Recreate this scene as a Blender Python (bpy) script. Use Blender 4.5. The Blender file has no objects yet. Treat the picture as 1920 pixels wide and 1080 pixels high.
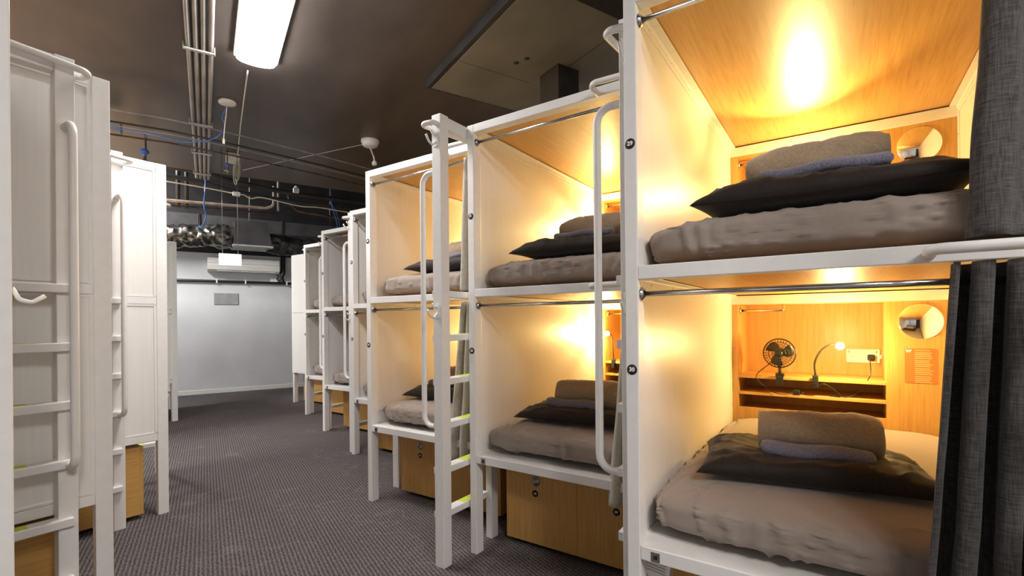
import bpy, bmesh, math, random
from mathutils import Vector, Matrix, noise
random.seed(7)
R = math.radians
scene = bpy.context.scene
COL = scene.collection

# ------------------------------------------------------------------ materials
def srgb(r, g, b):
    f = lambda c: (c/255/12.92) if c/255 <= .04045 else ((c/255+.055)/1.055)**2.4
    return (f(r), f(g), f(b), 1)

def new_mat(name):
    m = bpy.data.materials.new(name); m.use_nodes = True
    nt = m.node_tree; b = nt.nodes['Principled BSDF']
    return m, nt, b

def N(nt, kind, **kw):
    n = nt.nodes.new(kind)
    for k, v in kw.items():
        if k.startswith('i_'): n.inputs[k[2:].replace('_', ' ')].default_value = v
        else: setattr(n, k, v)
    return n

def coords(nt, scale=(1, 1, 1), rot=(0, 0, 0)):
    tc = N(nt, 'ShaderNodeTexCoord'); mp = N(nt, 'ShaderNodeMapping')
    mp.inputs['Scale'].default_value = scale; mp.inputs['Rotation'].default_value = rot
    nt.links.new(tc.outputs['Object'], mp.inputs['Vector'])
    return mp.outputs['Vector']

def ramp(nt, fac, stops):
    r = N(nt, 'ShaderNodeValToRGB')
    while len(r.color_ramp.elements) < len(stops): r.color_ramp.elements.new(.5)
    for e, (p, c) in zip(r.color_ramp.elements, stops): e.position = p; e.color = c
    nt.links.new(fac, r.inputs['Fac']); return r.outputs['Color']

def bump(nt, b, h, strength=.2, dist=.01):
    bp = N(nt, 'ShaderNodeBump'); bp.inputs['Strength'].default_value = strength; bp.inputs['Distance'].default_value = dist
    nt.links.new(h, bp.inputs['Height']); nt.links.new(bp.outputs['Normal'], b.inputs['Normal'])

def noisy(name, c0, c1, scale=(1, 1, 1), freq=6, detail=5, rough=.5, metal=0, bmp=0, bd=.005, spec=.5, lo=.35, hi=.65):
    m, nt, b = new_mat(name)
    v = coords(nt, scale)
    n = N(nt, 'ShaderNodeTexNoise'); n.inputs['Scale'].default_value = freq; n.inputs['Detail'].default_value = detail
    nt.links.new(v, n.inputs['Vector'])
    nt.links.new(ramp(nt, n.outputs['Fac'], [(lo, c0), (hi, c1)]), b.inputs['Base Color'])
    b.inputs['Roughness'].default_value = rough; b.inputs['Metallic'].default_value = metal
    b.inputs['Specular IOR Level'].default_value = spec
    if bmp: bump(nt, b, n.outputs['Fac'], bmp, bd)
    return m

def wood(name, scale):
    m, nt, b = new_mat(name)
    v = coords(nt, scale)
    n = N(nt, 'ShaderNodeTexNoise'); n.inputs['Scale'].default_value = 9; n.inputs['Detail'].default_value = 7; n.inputs['Roughness'].default_value = .62
    n2 = N(nt, 'ShaderNodeTexNoise'); n2.inputs['Scale'].default_value = 38; n2.inputs['Detail'].default_value = 3
    nt.links.new(v, n.inputs['Vector']); nt.links.new(v, n2.inputs['Vector'])
    mx = N(nt, 'ShaderNodeMath', operation='MULTIPLY_ADD'); mx.inputs[1].default_value = .35
    nt.links.new(n2.outputs['Fac'], mx.inputs[0]); nt.links.new(n.outputs['Fac'], mx.inputs[2])
    c = ramp(nt, mx.outputs[0], [(.40, srgb(182, 133, 70)), (.62, srgb(199, 151, 83)), (.88, srgb(209, 164, 97))])
    nt.links.new(c, b.inputs['Base Color']); b.inputs['Roughness'].default_value = .38
    bump(nt, b, n2.outputs['Fac'], .05, .002)
    return m

def fabric(name, c0, c1, freq=220, rough=.9, sheen=.3, bmp=.25, scale=(1, 1, 1), transl=0):
    m, nt, b = new_mat(name)
    v = coords(nt, scale)
    n = N(nt, 'ShaderNodeTexNoise'); n.inputs['Scale'].default_value = freq; n.inputs['Detail'].default_value = 3
    nt.links.new(v, n.inputs['Vector'])
    nt.links.new(ramp(nt, n.outputs['Fac'], [(.35, c0), (.65, c1)]), b.inputs['Base Color'])
    b.inputs['Roughness'].default_value = rough; b.inputs['Sheen Weight'].default_value = sheen
    b.inputs['Specular IOR Level'].default_value = .2
    bump(nt, b, n.outputs['Fac'], bmp, .002)
    if transl:
        tr = N(nt, 'ShaderNodeBsdfTranslucent'); tr.inputs['Color'].default_value = c1
        mix = N(nt, 'ShaderNodeMixShader'); mix.inputs[0].default_value = transl
        nt.links.new(b.outputs[0], mix.inputs[1]); nt.links.new(tr.outputs[0], mix.inputs[2])
        nt.links.new(mix.outputs[0], nt.nodes['Material Output'].inputs[0])
    return m

def linen(name, c0, c1, transl=.1):
    m, nt, b = new_mat(name)
    va = coords(nt, (420, 420, 22)); vb = coords(nt, (30, 30, 420))
    a = N(nt, 'ShaderNodeTexNoise'); a.inputs['Scale'].default_value = 1; a.inputs['Detail'].default_value = 2
    d = N(nt, 'ShaderNodeTexNoise'); d.inputs['Scale'].default_value = 1; d.inputs['Detail'].default_value = 2
    nt.links.new(va, a.inputs['Vector']); nt.links.new(vb, d.inputs['Vector'])
    ad = N(nt, 'ShaderNodeMath', operation='ADD'); nt.links.new(a.outputs['Fac'], ad.inputs[0]); nt.links.new(d.outputs['Fac'], ad.inputs[1])
    hf = N(nt, 'ShaderNodeMath', operation='MULTIPLY'); hf.inputs[1].default_value = .5; nt.links.new(ad.outputs[0], hf.inputs[0])
    nt.links.new(ramp(nt, hf.outputs[0], [(.38, c0), (.64, c1)]), b.inputs['Base Color'])
    b.inputs['Roughness'].default_value = .9; b.inputs['Specular IOR Level'].default_value = .15; b.inputs['Sheen Weight'].default_value = .2
    bump(nt, b, hf.outputs[0], .3, .002)
    tr = N(nt, 'ShaderNodeBsdfTranslucent'); tr.inputs['Color'].default_value = c1
    mix = N(nt, 'ShaderNodeMixShader'); mix.inputs[0].default_value = transl
    nt.links.new(b.outputs[0], mix.inputs[1]); nt.links.new(tr.outputs[0], mix.inputs[2])
    nt.links.new(mix.outputs[0], nt.nodes['Material Output'].inputs[0])
    return m

def emit(name, col, strength):
    m, nt, b = new_mat(name)
    b.inputs['Base Color'].default_value = (.8, .8, .8, 1)
    b.inputs['Emission Color'].default_value = col; b.inputs['Emission Strength'].default_value = strength
    n = N(nt, 'ShaderNodeTexNoise'); n.inputs['Scale'].default_value = 30
    nt.links.new(ramp(nt, n.outputs['Fac'], [(0, (.75, .75, .75, 1)), (1, (.85, .85, .85, 1))]), b.inputs['Base Color'])
    return m

def carpet_mat():
    m, nt, b = new_mat('ribbed_carpet')
    v = coords(nt)
    w = N(nt, 'ShaderNodeTexWave', wave_type='BANDS', bands_direction='X')
    w.inputs['Scale'].default_value = 15.5; w.inputs['Distortion'].default_value = 1.6; w.inputs['Detail'].default_value = 2; w.inputs['Detail Scale'].default_value = 3
    nt.links.new(v, w.inputs['Vector'])
    vs = coords(nt, (170, 55, 1))
    n = N(nt, 'ShaderNodeTexNoise'); n.inputs['Scale'].default_value = 1; n.inputs['Detail'].default_value = 3
    nt.links.new(vs, n.inputs['Vector'])
    big = N(nt, 'ShaderNodeTexNoise'); big.inputs['Scale'].default_value = 1.3; big.inputs['Detail'].default_value = 6; nt.links.new(v, big.inputs['Vector'])
    # worn scuffs: thin light lines where a stretched noise crosses its middle
    sv = coords(nt, (1.1, 1.7, 1), (0, 0, R(28)))
    sc = N(nt, 'ShaderNodeTexNoise'); sc.inputs['Scale'].default_value = 1.5; sc.inputs['Detail'].default_value = 2; nt.links.new(sv, sc.inputs['Vector'])
    su = ramp(nt, sc.outputs['Fac'], [(.49, (0, 0, 0, 1)), (.5, (1, 1, 1, 1)), (.512, (0, 0, 0, 1))])
    mul = N(nt, 'ShaderNodeMath', operation='MULTIPLY'); nt.links.new(w.outputs['Fac'], mul.inputs[0]); mul.inputs[1].default_value = .24
    add = N(nt, 'ShaderNodeMath', operation='ADD'); nt.links.new(mul.outputs[0], add.inputs[0])
    nm = N(nt, 'ShaderNodeMath', operation='MULTIPLY'); nm.inputs[1].default_value = .75; nt.links.new(n.outputs['Fac'], nm.inputs[0]); nt.links.new(nm.outputs[0], add.inputs[1])
    c = ramp(nt, add.outputs[0], [(.25, srgb(52, 47, 47)), (.5, srgb(98, 91, 91)), (.78, srgb(142, 134, 133))])
    mx = N(nt, 'ShaderNodeMixRGB', blend_type='MULTIPLY'); mx.inputs[0].default_value = .5
    nt.links.new(c, mx.inputs[1]); nt.links.new(ramp(nt, big.outputs['Fac'], [(.3, (.75, .75, .75, 1)), (.7, (1, 1, 1, 1))]), mx.inputs[2])
    m2 = N(nt, 'ShaderNodeMixRGB', blend_type='ADD'); m2.inputs[0].default_value = .028
    nt.links.new(mx.outputs[0], m2.inputs[1]); nt.links.new(su, m2.inputs[2])
    nt.links.new(m2.outputs[0], b.inputs['Base Color'])
    b.inputs['Roughness'].default_value = .95; b.inputs['Specular IOR Level'].default_value = .1
    bump(nt, b, add.outputs[0], .5, .006)
    return m

def panel_mat():
    m, nt, b = new_mat('white_laminate')
    v = coords(nt, (40, 40, 1.2))
    n = N(nt, 'ShaderNodeTexNoise'); n.inputs['Scale'].default_value = 2; n.inputs['Detail'].default_value = 4
    nt.links.new(v, n.inputs['Vector'])
    nt.links.new(ramp(nt, n.outputs['Fac'], [(.3, srgb(231, 228, 223)), (.7, srgb(236, 233, 228))]), b.inputs['Base Color'])
    b.inputs['Roughness'].default_value = .36
    bump(nt, b, n.outputs['Fac'], .012, .001)
    return m

def notice_mat():
    m, nt, b = new_mat('orange_card')
    n = N(nt, 'ShaderNodeTexNoise'); n.inputs['Scale'].default_value = 60
    nt.links.new(ramp(nt, n.outputs['Fac'], [(.3, srgb(226, 112, 52)), (.7, srgb(232, 120, 60))]), b.inputs['Base Color'])
    b.inputs['Roughness'].default_value = .6
    return m

M = {
 'white': noisy('white_powder_coat', srgb(231, 228, 225), srgb(235, 232, 229), freq=25, rough=.42, bmp=.015, bd=.0005),
 'panel': panel_mat(),
 'wood_v': wood('beech_upright_grain', (9, 9, .4)),
 'wood_h': wood('beech_lengthwise_grain', (9, .4, 9)),
 'wood_x': wood('beech_crosswise_grain', (.4, 9, 9)),
 'chrome': noisy('chrome', (.55, .55, .56, 1), (.7, .7, .7, 1), freq=20, rough=.18, metal=1),
 'steel': noisy('dull_steel', (.35, .34, .33, 1), (.5, .49, .48, 1), freq=50, rough=.38, metal=1),
 'mirror': noisy('mirror_glass', (.9, .9, .9, 1), (.92, .92, .92, 1), freq=3, rough=.02, metal=1),
 'sheet': fabric('taupe_sheet', srgb(146, 132, 122), srgb(153, 139, 129), freq=300, rough=.75, bmp=.05),
 'pillow': fabric('dark_brown_cotton', srgb(36, 29, 26), srgb(46, 37, 33), freq=160, rough=.6, bmp=.1, sheen=.15),
 'blanket': fabric('brown_fleece', srgb(152, 132, 107), srgb(172, 151, 124), freq=160, rough=1, sheen=.7, bmp=.5),
 'towel': fabric('lavender_terry', srgb(100, 97, 113), srgb(132, 129, 146), freq=240, rough=1, sheen=.4, bmp=.9),
 'curtain': linen('dark_grey_linen', srgb(60, 57, 56), srgb(104, 99, 97), .1),
 'curtain_lit': linen('lit_grey_linen', srgb(186, 180, 170), srgb(226, 220, 208), .25),  # same curtain linen in a paler colour, light falling on it painted in
 'black': noisy('black_plastic', (.012, .012, .012, 1), (.02, .02, .02, 1), freq=60, rough=.4),
 'bronze': noisy('smoked_plastic', (.02, .014, .008, 1), (.04, .028, .016, 1), freq=60, rough=.3),
 'white_plastic': noisy('white_plastic', srgb(228, 226, 220), srgb(236, 234, 228), freq=30, rough=.4),
 'print_white': noisy('white_print', srgb(240, 238, 232), srgb(246, 244, 240), freq=30, rough=.6),
 'print_pale': noisy('pale_print', srgb(246, 178, 120), srgb(250, 190, 136), freq=30, rough=.6),
 'orange': notice_mat(),
 'lime': noisy('lime_tape', srgb(196, 214, 62), srgb(208, 224, 84), freq=30, rough=.6),
 'carpet': carpet_mat(),
 'wall': noisy('white_painted_wall', srgb(206, 207, 209), srgb(216, 217, 219), freq=2, rough=.6, bmp=.05),
 'dark_wall': noisy('black_painted_blockwork', (.010, .0098, .0105, 1), (.022, .021, .022, 1), scale=(1, 1, 2), freq=5, rough=.5, bmp=.3, bd=.02),
 'ceiling': noisy('dark_painted_ceiling', srgb(74, 66, 61), srgb(94, 85, 79), scale=(1, .4, 1), freq=3, detail=8, rough=.42, bmp=.12, bd=.01),
 'slab': noisy('grey_green_board', srgb(116, 117, 108), srgb(142, 143, 133), scale=(1, .6, 1), freq=2, detail=7, rough=.36, bmp=.06, bd=.01),
 'dark_metal': noisy('dark_painted_metal', (.018, .0175, .0175, 1), (.035, .034, .033, 1), freq=8, rough=.4),
 'charcoal': noisy('charcoal_sheet_metal', srgb(62, 61, 62), srgb(76, 75, 76), freq=5, rough=.45),
 'grey_conduit': noisy('grey_conduit', srgb(128, 124, 120), srgb(156, 152, 147), scale=(1, .3, 1), freq=10, rough=.4),
 'pale_pipe': noisy('pale_pipe', srgb(140, 128, 116), srgb(176, 164, 152), freq=10, rough=.4),
 'copper': noisy('dull_copper', srgb(84, 68, 58), srgb(116, 98, 86), freq=10, rough=.35, metal=.6),
 'blue': noisy('blue_cable', srgb(46, 92, 170), srgb(66, 116, 196), freq=20, rough=.5),
 'pale_cord': noisy('pale_cord', srgb(206, 200, 186), srgb(222, 217, 204), freq=30, rough=.6),
 'grey_card': noisy('grey_card', srgb(140, 140, 141), srgb(152, 152, 153), freq=9, rough=.7),
 'grille': noisy('pale_grille', srgb(176, 175, 174), srgb(200, 199, 198), freq=9, rough=.4),
 'foil': noisy('crinkled_foil', (.05, .048, .045, 1), (.30, .29, .27, 1), freq=11, detail=6, rough=.24, metal=.85, bmp=.6, bd=.03),
 'dark_foil': noisy('black_foil', (.012, .012, .013, 1), (.06, .06, .062, 1), freq=9, detail=6, rough=.3, metal=.3, bmp=.6, bd=.03),
 'tube_light': emit('white_tube_light', (1, .975, .95, 1), 66),
 'void_fill': emit('added_void_fill', (1, .985, .97, 1), 290),  # glow of the fill light added in the ceiling void
 'bulb': emit('warm_bulb', (1, .74, .36, 1), 120),
 'exit_sign': emit('white_lit_sign', (1, 1, 1, 1), .7),
}

# ------------------------------------------------------------------ mesh helpers
class MB:
    def __init__(s): s.bm = bmesh.new(); s.cut = None
    def second(s): s.cut = len(s.bm.faces); return s
    def box(s, x0, x1, y0, y1, z0, z1, bev=0):
        b = bmesh.new()
        bmesh.ops.create_cube(b, size=1)
        for v in b.verts:
            v.co = Vector(((x0+x1)/2+v.co.x*(x1-x0), (y0+y1)/2+v.co.y*(y1-y0), (z0+z1)/2+v.co.z*(z1-z0)))
        if bev: bmesh.ops.bevel(b, geom=b.edges[:], offset=bev, segments=2, affect='EDGES', profile=.5)
        s._merge(b); return s
    def _merge(s, b):
        me = bpy.data.meshes.new('tmp'); b.to_mesh(me); b.free(); s.bm.from_mesh(me); bpy.data.meshes.remove(me)
    def mesh(s, me, mat=None):
        n = len(s.bm.verts); s.bm.from_mesh(me); s.bm.verts.ensure_lookup_table()
        if mat is not None:
            for v in s.bm.verts[n:]: v.co = mat @ v.co
        return s
    def tube(s, pts, r, seg=10, fillet=0, caps=True):
        P = [Vector(p) for p in pts]
        if fillet: P = fillet_path(P, fillet)
        rings = []; prev = None
        for i, p in enumerate(P):
            t = (P[min(i+1, len(P)-1)]-P[max(i-1, 0)]).normalized()
            if prev is None:
                a = Vector((0, 0, 1)) if abs(t.z) < .9 else Vector((1, 0, 0))
                n = t.cross(a).normalized()
            else:
                n = (prev - t*prev.dot(t)).normalized()
            prev = n; m = t.cross(n)
            rr = r(i/(len(P)-1)) if callable(r) else r
            rings.append([s.bm.verts.new(p+(n*math.cos(2*math.pi*k/seg)+m*math.sin(2*math.pi*k/seg))*rr) for k in range(seg)])
        for A, B in zip(rings, rings[1:]):
            for k in range(seg):
                f = s.bm.faces.new((A[k], A[(k+1) % seg], B[(k+1) % seg], B[k])); f.smooth = True
        if caps:
            s.bm.faces.new(rings[0][::-1]); s.bm.faces.new(rings[-1])
        return s
    def lathe(s, prof, seg=24, mat=Matrix()):
        rings = []
        for r, z in prof:
            if r < 1e-6: rings.append([s.bm.verts.new(mat @ Vector((0, 0, z)))])
            else: rings.append([s.bm.verts.new(mat @ Vector((r*math.cos(2*math.pi*k/seg), r*math.sin(2*math.pi*k/seg), z))) for k in range(seg)])
        for A, B in zip(rings, rings[1:]):
            for k in range(seg):
                k2 = (k+1) % seg
                if len(A) == 1 and len(B) == 1: continue
                if len(A) == 1: f = s.bm.faces.new((A[0], B[k], B[k2]))
                elif len(B) == 1: f = s.bm.faces.new((A[k2], A[k], B[0]))
                else: f = s.bm.faces.new((A[k], B[k], B[k2], A[k2]))
                f.smooth = True
        return s
    def grid(s, fn, nu, nv, closed_u=False):
        vs = [[s.bm.verts.new(fn(i/nu, j/nv)) for j in range(nv+1)] for i in range(nu if closed_u else nu+1)]
        n = len(vs)
        for i in range(n if closed_u else n-1):
            for j in range(nv):
                i2 = (i+1) % n
                f = s.bm.faces.new((vs[i][j], vs[i2][j], vs[i2][j+1], vs[i][j+1])); f.smooth = True
        return s
    def build(s, name, mat, parent=None, weld=False, mat2=None):
        if mat2:
            s.bm.faces.ensure_lookup_table()
            for f in s.bm.faces[s.cut:]: f.material_index = 1
        if weld: bmesh.ops.remove_doubles(s.bm, verts=s.bm.verts[:], dist=1e-5)
        bmesh.ops.recalc_face_normals(s.bm, faces=s.bm.faces[:])
        me = bpy.data.meshes.new(name); s.bm.to_mesh(me); s.bm.free()
        me.materials.append(M[mat] if isinstance(mat, str) else mat)
        if mat2: me.materials.append(M[mat2])
        o = bpy.data.objects.new(name, me); COL.objects.link(o)
        if parent: o.parent = parent
        return o

def fillet_path(P, r, n=7):
    out = [P[0]]
    for a, b, c in zip(P, P[1:], P[2:]):
        d1 = (a-b); d2 = (c-b)
        ang = d1.angle(d2)
        if ang > 3.1: out.append(b); continue
        t = min(r/math.tan(ang/2), d1.length*.49, d2.length*.49)
        p, q = b+d1.normalized()*t, b+d2.normalized()*t
        for k in range(n+1):
            u = k/n; out.append(p*(1-u)**2+b*2*u*(1-u)+q*u*u) if False else None
        # circular arc
        rr = t*math.tan(ang/2); bis = (d1.normalized()+d2.normalized()).normalized(); cen = b+bis*(rr/math.sin(ang/2))
        va, vb = p-cen, q-cen; tot = va.angle(vb); ax = va.cross(vb).normalized()
        for k in range(n+1): out.append(cen+Matrix.Rotation(tot*k/n, 3, ax) @ va)
    out.append(P[-1]); return [p for p in out if p is not None]

def sag(p, q, d, n=14):
    p, q = Vector(p), Vector(q)
    return [p.lerp(q, k/n)-Vector((0, 0, 4*d*(k/n)*(1-k/n))) for k in range(n+1)]

def smooth_path(pts, n=6):
    P = [Vector(p) for p in pts]; P = [2*P[0]-P[1]]+P+[2*P[-1]-P[-2]]; out = []
    for a, b, c, d in zip(P, P[1:], P[2:], P[3:]):
        for k in range(n):
            t = k/n
            out.append(.5*((2*b)+(c-a)*t+(2*a-5*b+4*c-d)*t*t+(3*b-a-3*c+d)*t**3))
    out.append(P[-2]); return out

def text_mesh(txt, size, ext=.0006, bold=.0):
    cu = bpy.data.curves.new('lettering', 'FONT'); cu.body = txt; cu.size = size; cu.align_x = 'CENTER'; cu.align_y = 'CENTER'
    cu.extrude = ext; cu.offset = bold; cu.resolution_u = 3
    o = bpy.data.objects.new('lettering', cu); COL.objects.link(o)
    dg = bpy.context.evaluated_depsgraph_get(); dg.update()
    me = bpy.data.meshes.new_from_object(o.evaluated_get(dg))
    bpy.data.objects.remove(o); bpy.data.curves.remove(cu); return me

def thing(name, label, cat, group=None, loc=(0, 0, 0), rz=0):
    o = bpy.data.objects.new(name, None); COL.objects.link(o); o.empty_display_size = .1
    o.location = loc; o.rotation_euler = (0, 0, rz); return tag(o, label, cat, group)
def tag(o, label, cat, group=None):
    o['label'] = label; o['category'] = cat
    if group: o['group'] = group
    return o
def struct(o, label=None, cat=None):
    o['kind'] = 'structure'; o['label'] = label; o['category'] = cat; return o
def dup(o, parent=None):
    c = o.copy(); COL.objects.link(c); c.parent = parent
    for ch in list(o.children): dup(ch, c)
    return c

FRONT = Matrix.Rotation(R(90), 4, 'X')          # turns a disc made facing +z so that it faces -y
def at(x, y, z, m=Matrix()): return Matrix.Translation((x, y, z)) @ m

# ------------------------------------------------------------------ the room
ZC, ZR, YS, YB = 3.15, 3.95, 7.15, 10.1
XL, XR, YF = -2.9, 3.75, -4.0
struct(MB().box(XL-.2, XR+.2, YF-.2, YB+.2, -.1, 0).build('floor', 'carpet'), 'dark grey ribbed carpet along the aisle', 'floor')
c = MB().box(XL, XR, YF, YS, ZC, ZC+.12).box(XL, XR, YS-.1, YS, ZC+.12, ZR+.1).box(XL, XR, YS, YB, ZR, ZR+.1)
struct(c.build('ceiling', 'ceiling'), 'dark painted ceiling over the aisle', 'ceiling')
struct(MB().box(XL-.2, XR+.2, YB, YB+.2, 0, 2.5).build('wall_back', 'wall'), 'white end wall behind the aisle', 'wall')
struct(MB().box(XL-.2, XR+.2, YB-.02, YB+.2, 2.5, ZR+.1).build('wall_back_upper', 'dark_wall'), 'black painted upper part of the end wall', 'wall')
struct(MB().box(XL-.2, XL, YF, YB, 0, ZR+.1).build('wall_left', 'wall'), 'white side wall behind the left bunks', 'wall')
struct(MB().box(XR, XR+.2, YF, YB, 0, ZR+.1).build('wall_right', 'wall'), 'white side wall behind the right bunks', 'wall')
struct(MB().box(XL-.2, XR+.2, YF-.2, YF, 0, ZC+.12).build('wall_front', 'wall'), 'white wall behind the camera', 'wall')
struct(MB().box(XL, XR, YB-.015, YB, 0, .075, .004).build('baseboard_back', 'white_plastic'), 'white skirting under the end wall', 'baseboard')
# lowered ceiling board, right
ZS = 3.08
s = MB().box(1.51, XR, 2.06, 3.51, ZS, ZC)
o = struct(s.build('trim_1', 'slab'), 'grey green lowered ceiling board over the right bunks', 'ceiling board')
MB().box(1.475, 1.5095, 2.06, 3.53, ZS+.002, ZC).box(1.5095, XR, 3.5105, 3.53, ZS+.002, ZC).build('edge_strip', 'dark_metal', o)
MB().lathe([(0, 0), (.02, 0), (.02, .01)], 16, at(1.873, 2.853, ZS-.002)).lathe([(0, 0), (.02, 0), (.02, .01)], 16, at(1.906, 2.768, ZS-.002)).build('cable_hole', 'black', o)
MB().box(1.52, 2.12, 3.04, 3.043, ZS-.001, ZS).box(2.22, 2.224, 2.07, 2.7, ZS-.001, ZS).build('board_seam', 'black', o)

# ------------------------------------------------------------------ bunk pod prototype
W, TD, ZT = 1.079, 2.04, 2.30
PW = .042
ZB, ZM, HR = .489, 1.377, .044
DB = 1.668

def make_pod(ld=.403):
    e = .403-ld
    t = thing('bunk_pod', 'x', 'bunk bed', 'white double deck bunk pods')
    for x0, x1, y0, y1 in ((0, PW, 0, .06), (W-PW, W, 0, .06), (0, PW, TD-.06, TD), (W-PW, W, TD-.06, TD)):
        MB().box(x0, x1, y0, y1, 0, ZT, .003).build('post', 'white', t)
    for z in (ZB, ZM, ZT-HR):
        MB().box(PW, W-PW, 0, .055, z, z+HR, .003).build('front_rail', 'white', t)
        MB().box(.004, .034, .06, TD-.06, z, z+HR, .002).build('side_rail', 'white', t)
        MB().box(W-.034, W-.004, .06, TD-.06, z, z+HR, .002).build('side_rail', 'white', t)
    for z0, z1 in ((ZB+HR, ZM), (ZM+HR, ZT-HR)):
        MB().box(.008, .026, .06, TD-.06, z0+.001, z1-.001).build('side_panel', 'panel', t)
        MB().box(W-.026, W-.008, .06, TD-.06, z0+.001, z1-.001).build('side_panel', 'panel', t)
    # thin beads around the outside of the left panels
    bd = MB()
    for z0, z1 in ((ZB+HR, ZM), (ZM+HR, ZT-HR)):
        bd.box(.004, .009, .06, .075, z0, z1).box(.004, .009, .06, TD-.06, z1-.012, z1-.002).box(.004, .009, .06, TD-.06, z0+.002, z0+.012)
    bd.build('panel_bead', 'white', t)
    # inside steel angles with screws
    for z0, zt in ((ZB+HR, ZM+.012), (ZM+HR, ZT-.022)):
        a = MB()
        for s in (0, 1):
            x0 = .026 if not s else W-.030
            a.box(x0, x0+.004, .06, DB, zt-.042, zt, .001)
            a.box(x0, x0+.004, DB-.036, DB, z0, zt-.042, .001)
            xx = .030 if not s else W-.030-.03
            a.box(xx, xx+.03, .055, DB, zt-.004, zt, .001)
        a.box(.03, W-.03, DB-.012, DB, zt-.055, zt-.004, .001)
        sc = a.second()
        for k in range(6):
            y = .17+k*.265
            for s in (0, 1):
                sc.lathe([(0, .0016), (.0035, .0012), (.0042, 0)], 8, at(.030 if not s else W-.030, y, zt-.021, Matrix.Rotation(R(90 if not s else -90), 4, 'Y')))
        for k in range(4):
            z = z0+.2+k*.17
            for s in (0, 1):
                sc.lathe([(0, .0016), (.0035, .0012), (.0042, 0)], 8, at(.030 if not s else W-.030, DB-.018, z, Matrix.Rotation(R(90 if not s else -90), 4, 'Y')))
        sc.build('inner_frame', 'white', t, mat2='steel')
    MB().box(.03, W-.03, .05, TD-.02, ZT-.018, ZT-.002).build('roof_board', 'wood_h', t)
    MB().box(.028, W-.028, .05, TD-.02, ZM+.014, ZM+.036).build('bunk_board', 'wood_h', t)
    MB().box(.028, W-.028, .05, TD-.02, ZB+.018, ZB+.04).build('bunk_board', 'panel', t)
    # headboard cupboard with shelves (same mesh data for both decks)
    hb = None
    for dz in (0, ZM-ZB):
        if hb is None:
            b = MB()
            z0, z1 = .60, 1.343
            b.box(.03, .065, DB, TD-.03, z0, z1).box(.767, .79, DB, TD-.03, z0, z1)
            b.box(.79, W-.03, DB, DB+.018, z0, z1)
            b.box(.065, .767, TD-.046, TD-.03, z0, z1)
            b.box(.065, .767, DB, TD-.046, z1-.012, z1)
            b.box(.065, .767, DB+.002, DB+.02, z0, .722)
            b.box(.065, .767, DB+.02, TD-.046, .69, .708)
            hb = b.build('headboard', 'wood_v', t)
            for z in (.807, .905):
                MB().box(.065, .767, DB+.004, TD-.047, z-.009, z+.007, .001).build('shelf', 'wood_x', hb)
            mr = MB().lathe([(0, .006), (.086, .006), (.089, .003), (.089, 0)], 48, at(.906, DB, 1.227, FRONT)).build('mirror', 'mirror', hb)
            hr = MB().tube([(.065, DB+.06, 1.297), (.30, DB+.06, 1.297), (.30, DB+.06, 1.332)], .0075, 10, .012)
            hr.lathe([(.018, 0), (.018, .006), (.009, .012)], 16, at(.065, DB+.06, 1.297, Matrix.Rotation(R(90), 4, 'Y')))
            hr.build('hanging_rail', 'chrome', hb)
        else:
            h2 = dup(hb, t); h2.location = (0, 0, dz)
    for z in (ZM-.045, ZT-HR-.045):
        r = MB().tube([(PW, .03, z), (W-PW, .03, z)], .0085, 12)
        for x, sg in ((PW, 1), (W-PW, -1)):
            r.lathe([(.022, 0), (.022, .004), (.013, .012)], 16, at(x, .03, z, Matrix.Rotation(R(90*sg), 4, 'Y')))
        r.build('curtain_rod', 'chrome', t)
    # ladder on the right post, standing out from the front
    L = MB().box(1.019, W, -ld, -ld+.06, 0, ZT, .003).box(1.022, W-.003, -ld+.06, 0, ZT-.066, ZT-.004, .003)
    lad = L.build('ladder', 'white', t)
    rg = None
    for k in range(6):
        z = .258+k*.2275
        r = MB().box(.994, 1.055, -.385+e, .0, z-.022, z+.012, .004).build('rung', 'white', lad)
        if k < 5: MB().box(.999, 1.05, -.205, -.05, z+.012, z+.0132).build('grip_tape', 'lime', r)
    MB().tube([(1.03, -.372+e, 2.02), (.921, -.372+e, 2.02), (.921, -.372+e, .705), (1.03, -.372+e, .705)], .0145, 12, .105).build('grab_rail', 'white', t)
    MB().tube([(.765, -.001, 2.262), (.75, -.075, 2.282), (.985, -.075, 2.275), (.98, -.445+e, 2.25), (1.055, -.43+e, 2.25), (1.056, -.40+e, 2.25)], .013, 12, .045).build('guard_rail', 'white', t)
    MB().tube([(.745, -.001, 1.396), (.735, -.06, 1.402), (1.05, -.06, 1.402), (1.06, .002, 1.402)], .013, 12, .04).build('guard_rail', 'white', t)
    for z in (2.17, 1.30) if ld > .38 else ():
        h = MB().box(1.035, 1.063, -.407+e, -.403+e, z-.035, z+.035, .001)
        h.tube([(1.049, -.405+e, z-.01), (1.049, -.43+e, z-.034), (1.049, -.455+e, z-.022), (1.049, -.475+e, z+.008)], .006, 10, .012)
        h.tube([(1.049, -.405+e, z+.02), (1.049, -.432+e, z+.024), (1.049, -.44+e, z+.04)], .005, 10, .01)
        h.build('coat_hook', 'white_plastic', t)
    c = MB().box(.077, .104, -.002, 0, .494, .523)
    cp = c.build('catch_plate', 'steel', t)
    MB().box(.085, .097, -.0035, -.002, .502, .514).build('catch_slot', 'black', cp)
    return t

def number_plates(t, top, low):
    for txt, z in ((top, 1.812), (low, 1.09)):
        p = MB().lathe([(0, .0022), (.0155, .0022), (.0168, .001), (.0168, 0)], 28, at(.0205, 0, z, FRONT)).build('number_plate', 'black', t)
        MB().mesh(text_mesh(txt, .0185, .0003, .0007), at(.0205, -.0024, z, FRONT)).build('number', 'print_white', p)

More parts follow.
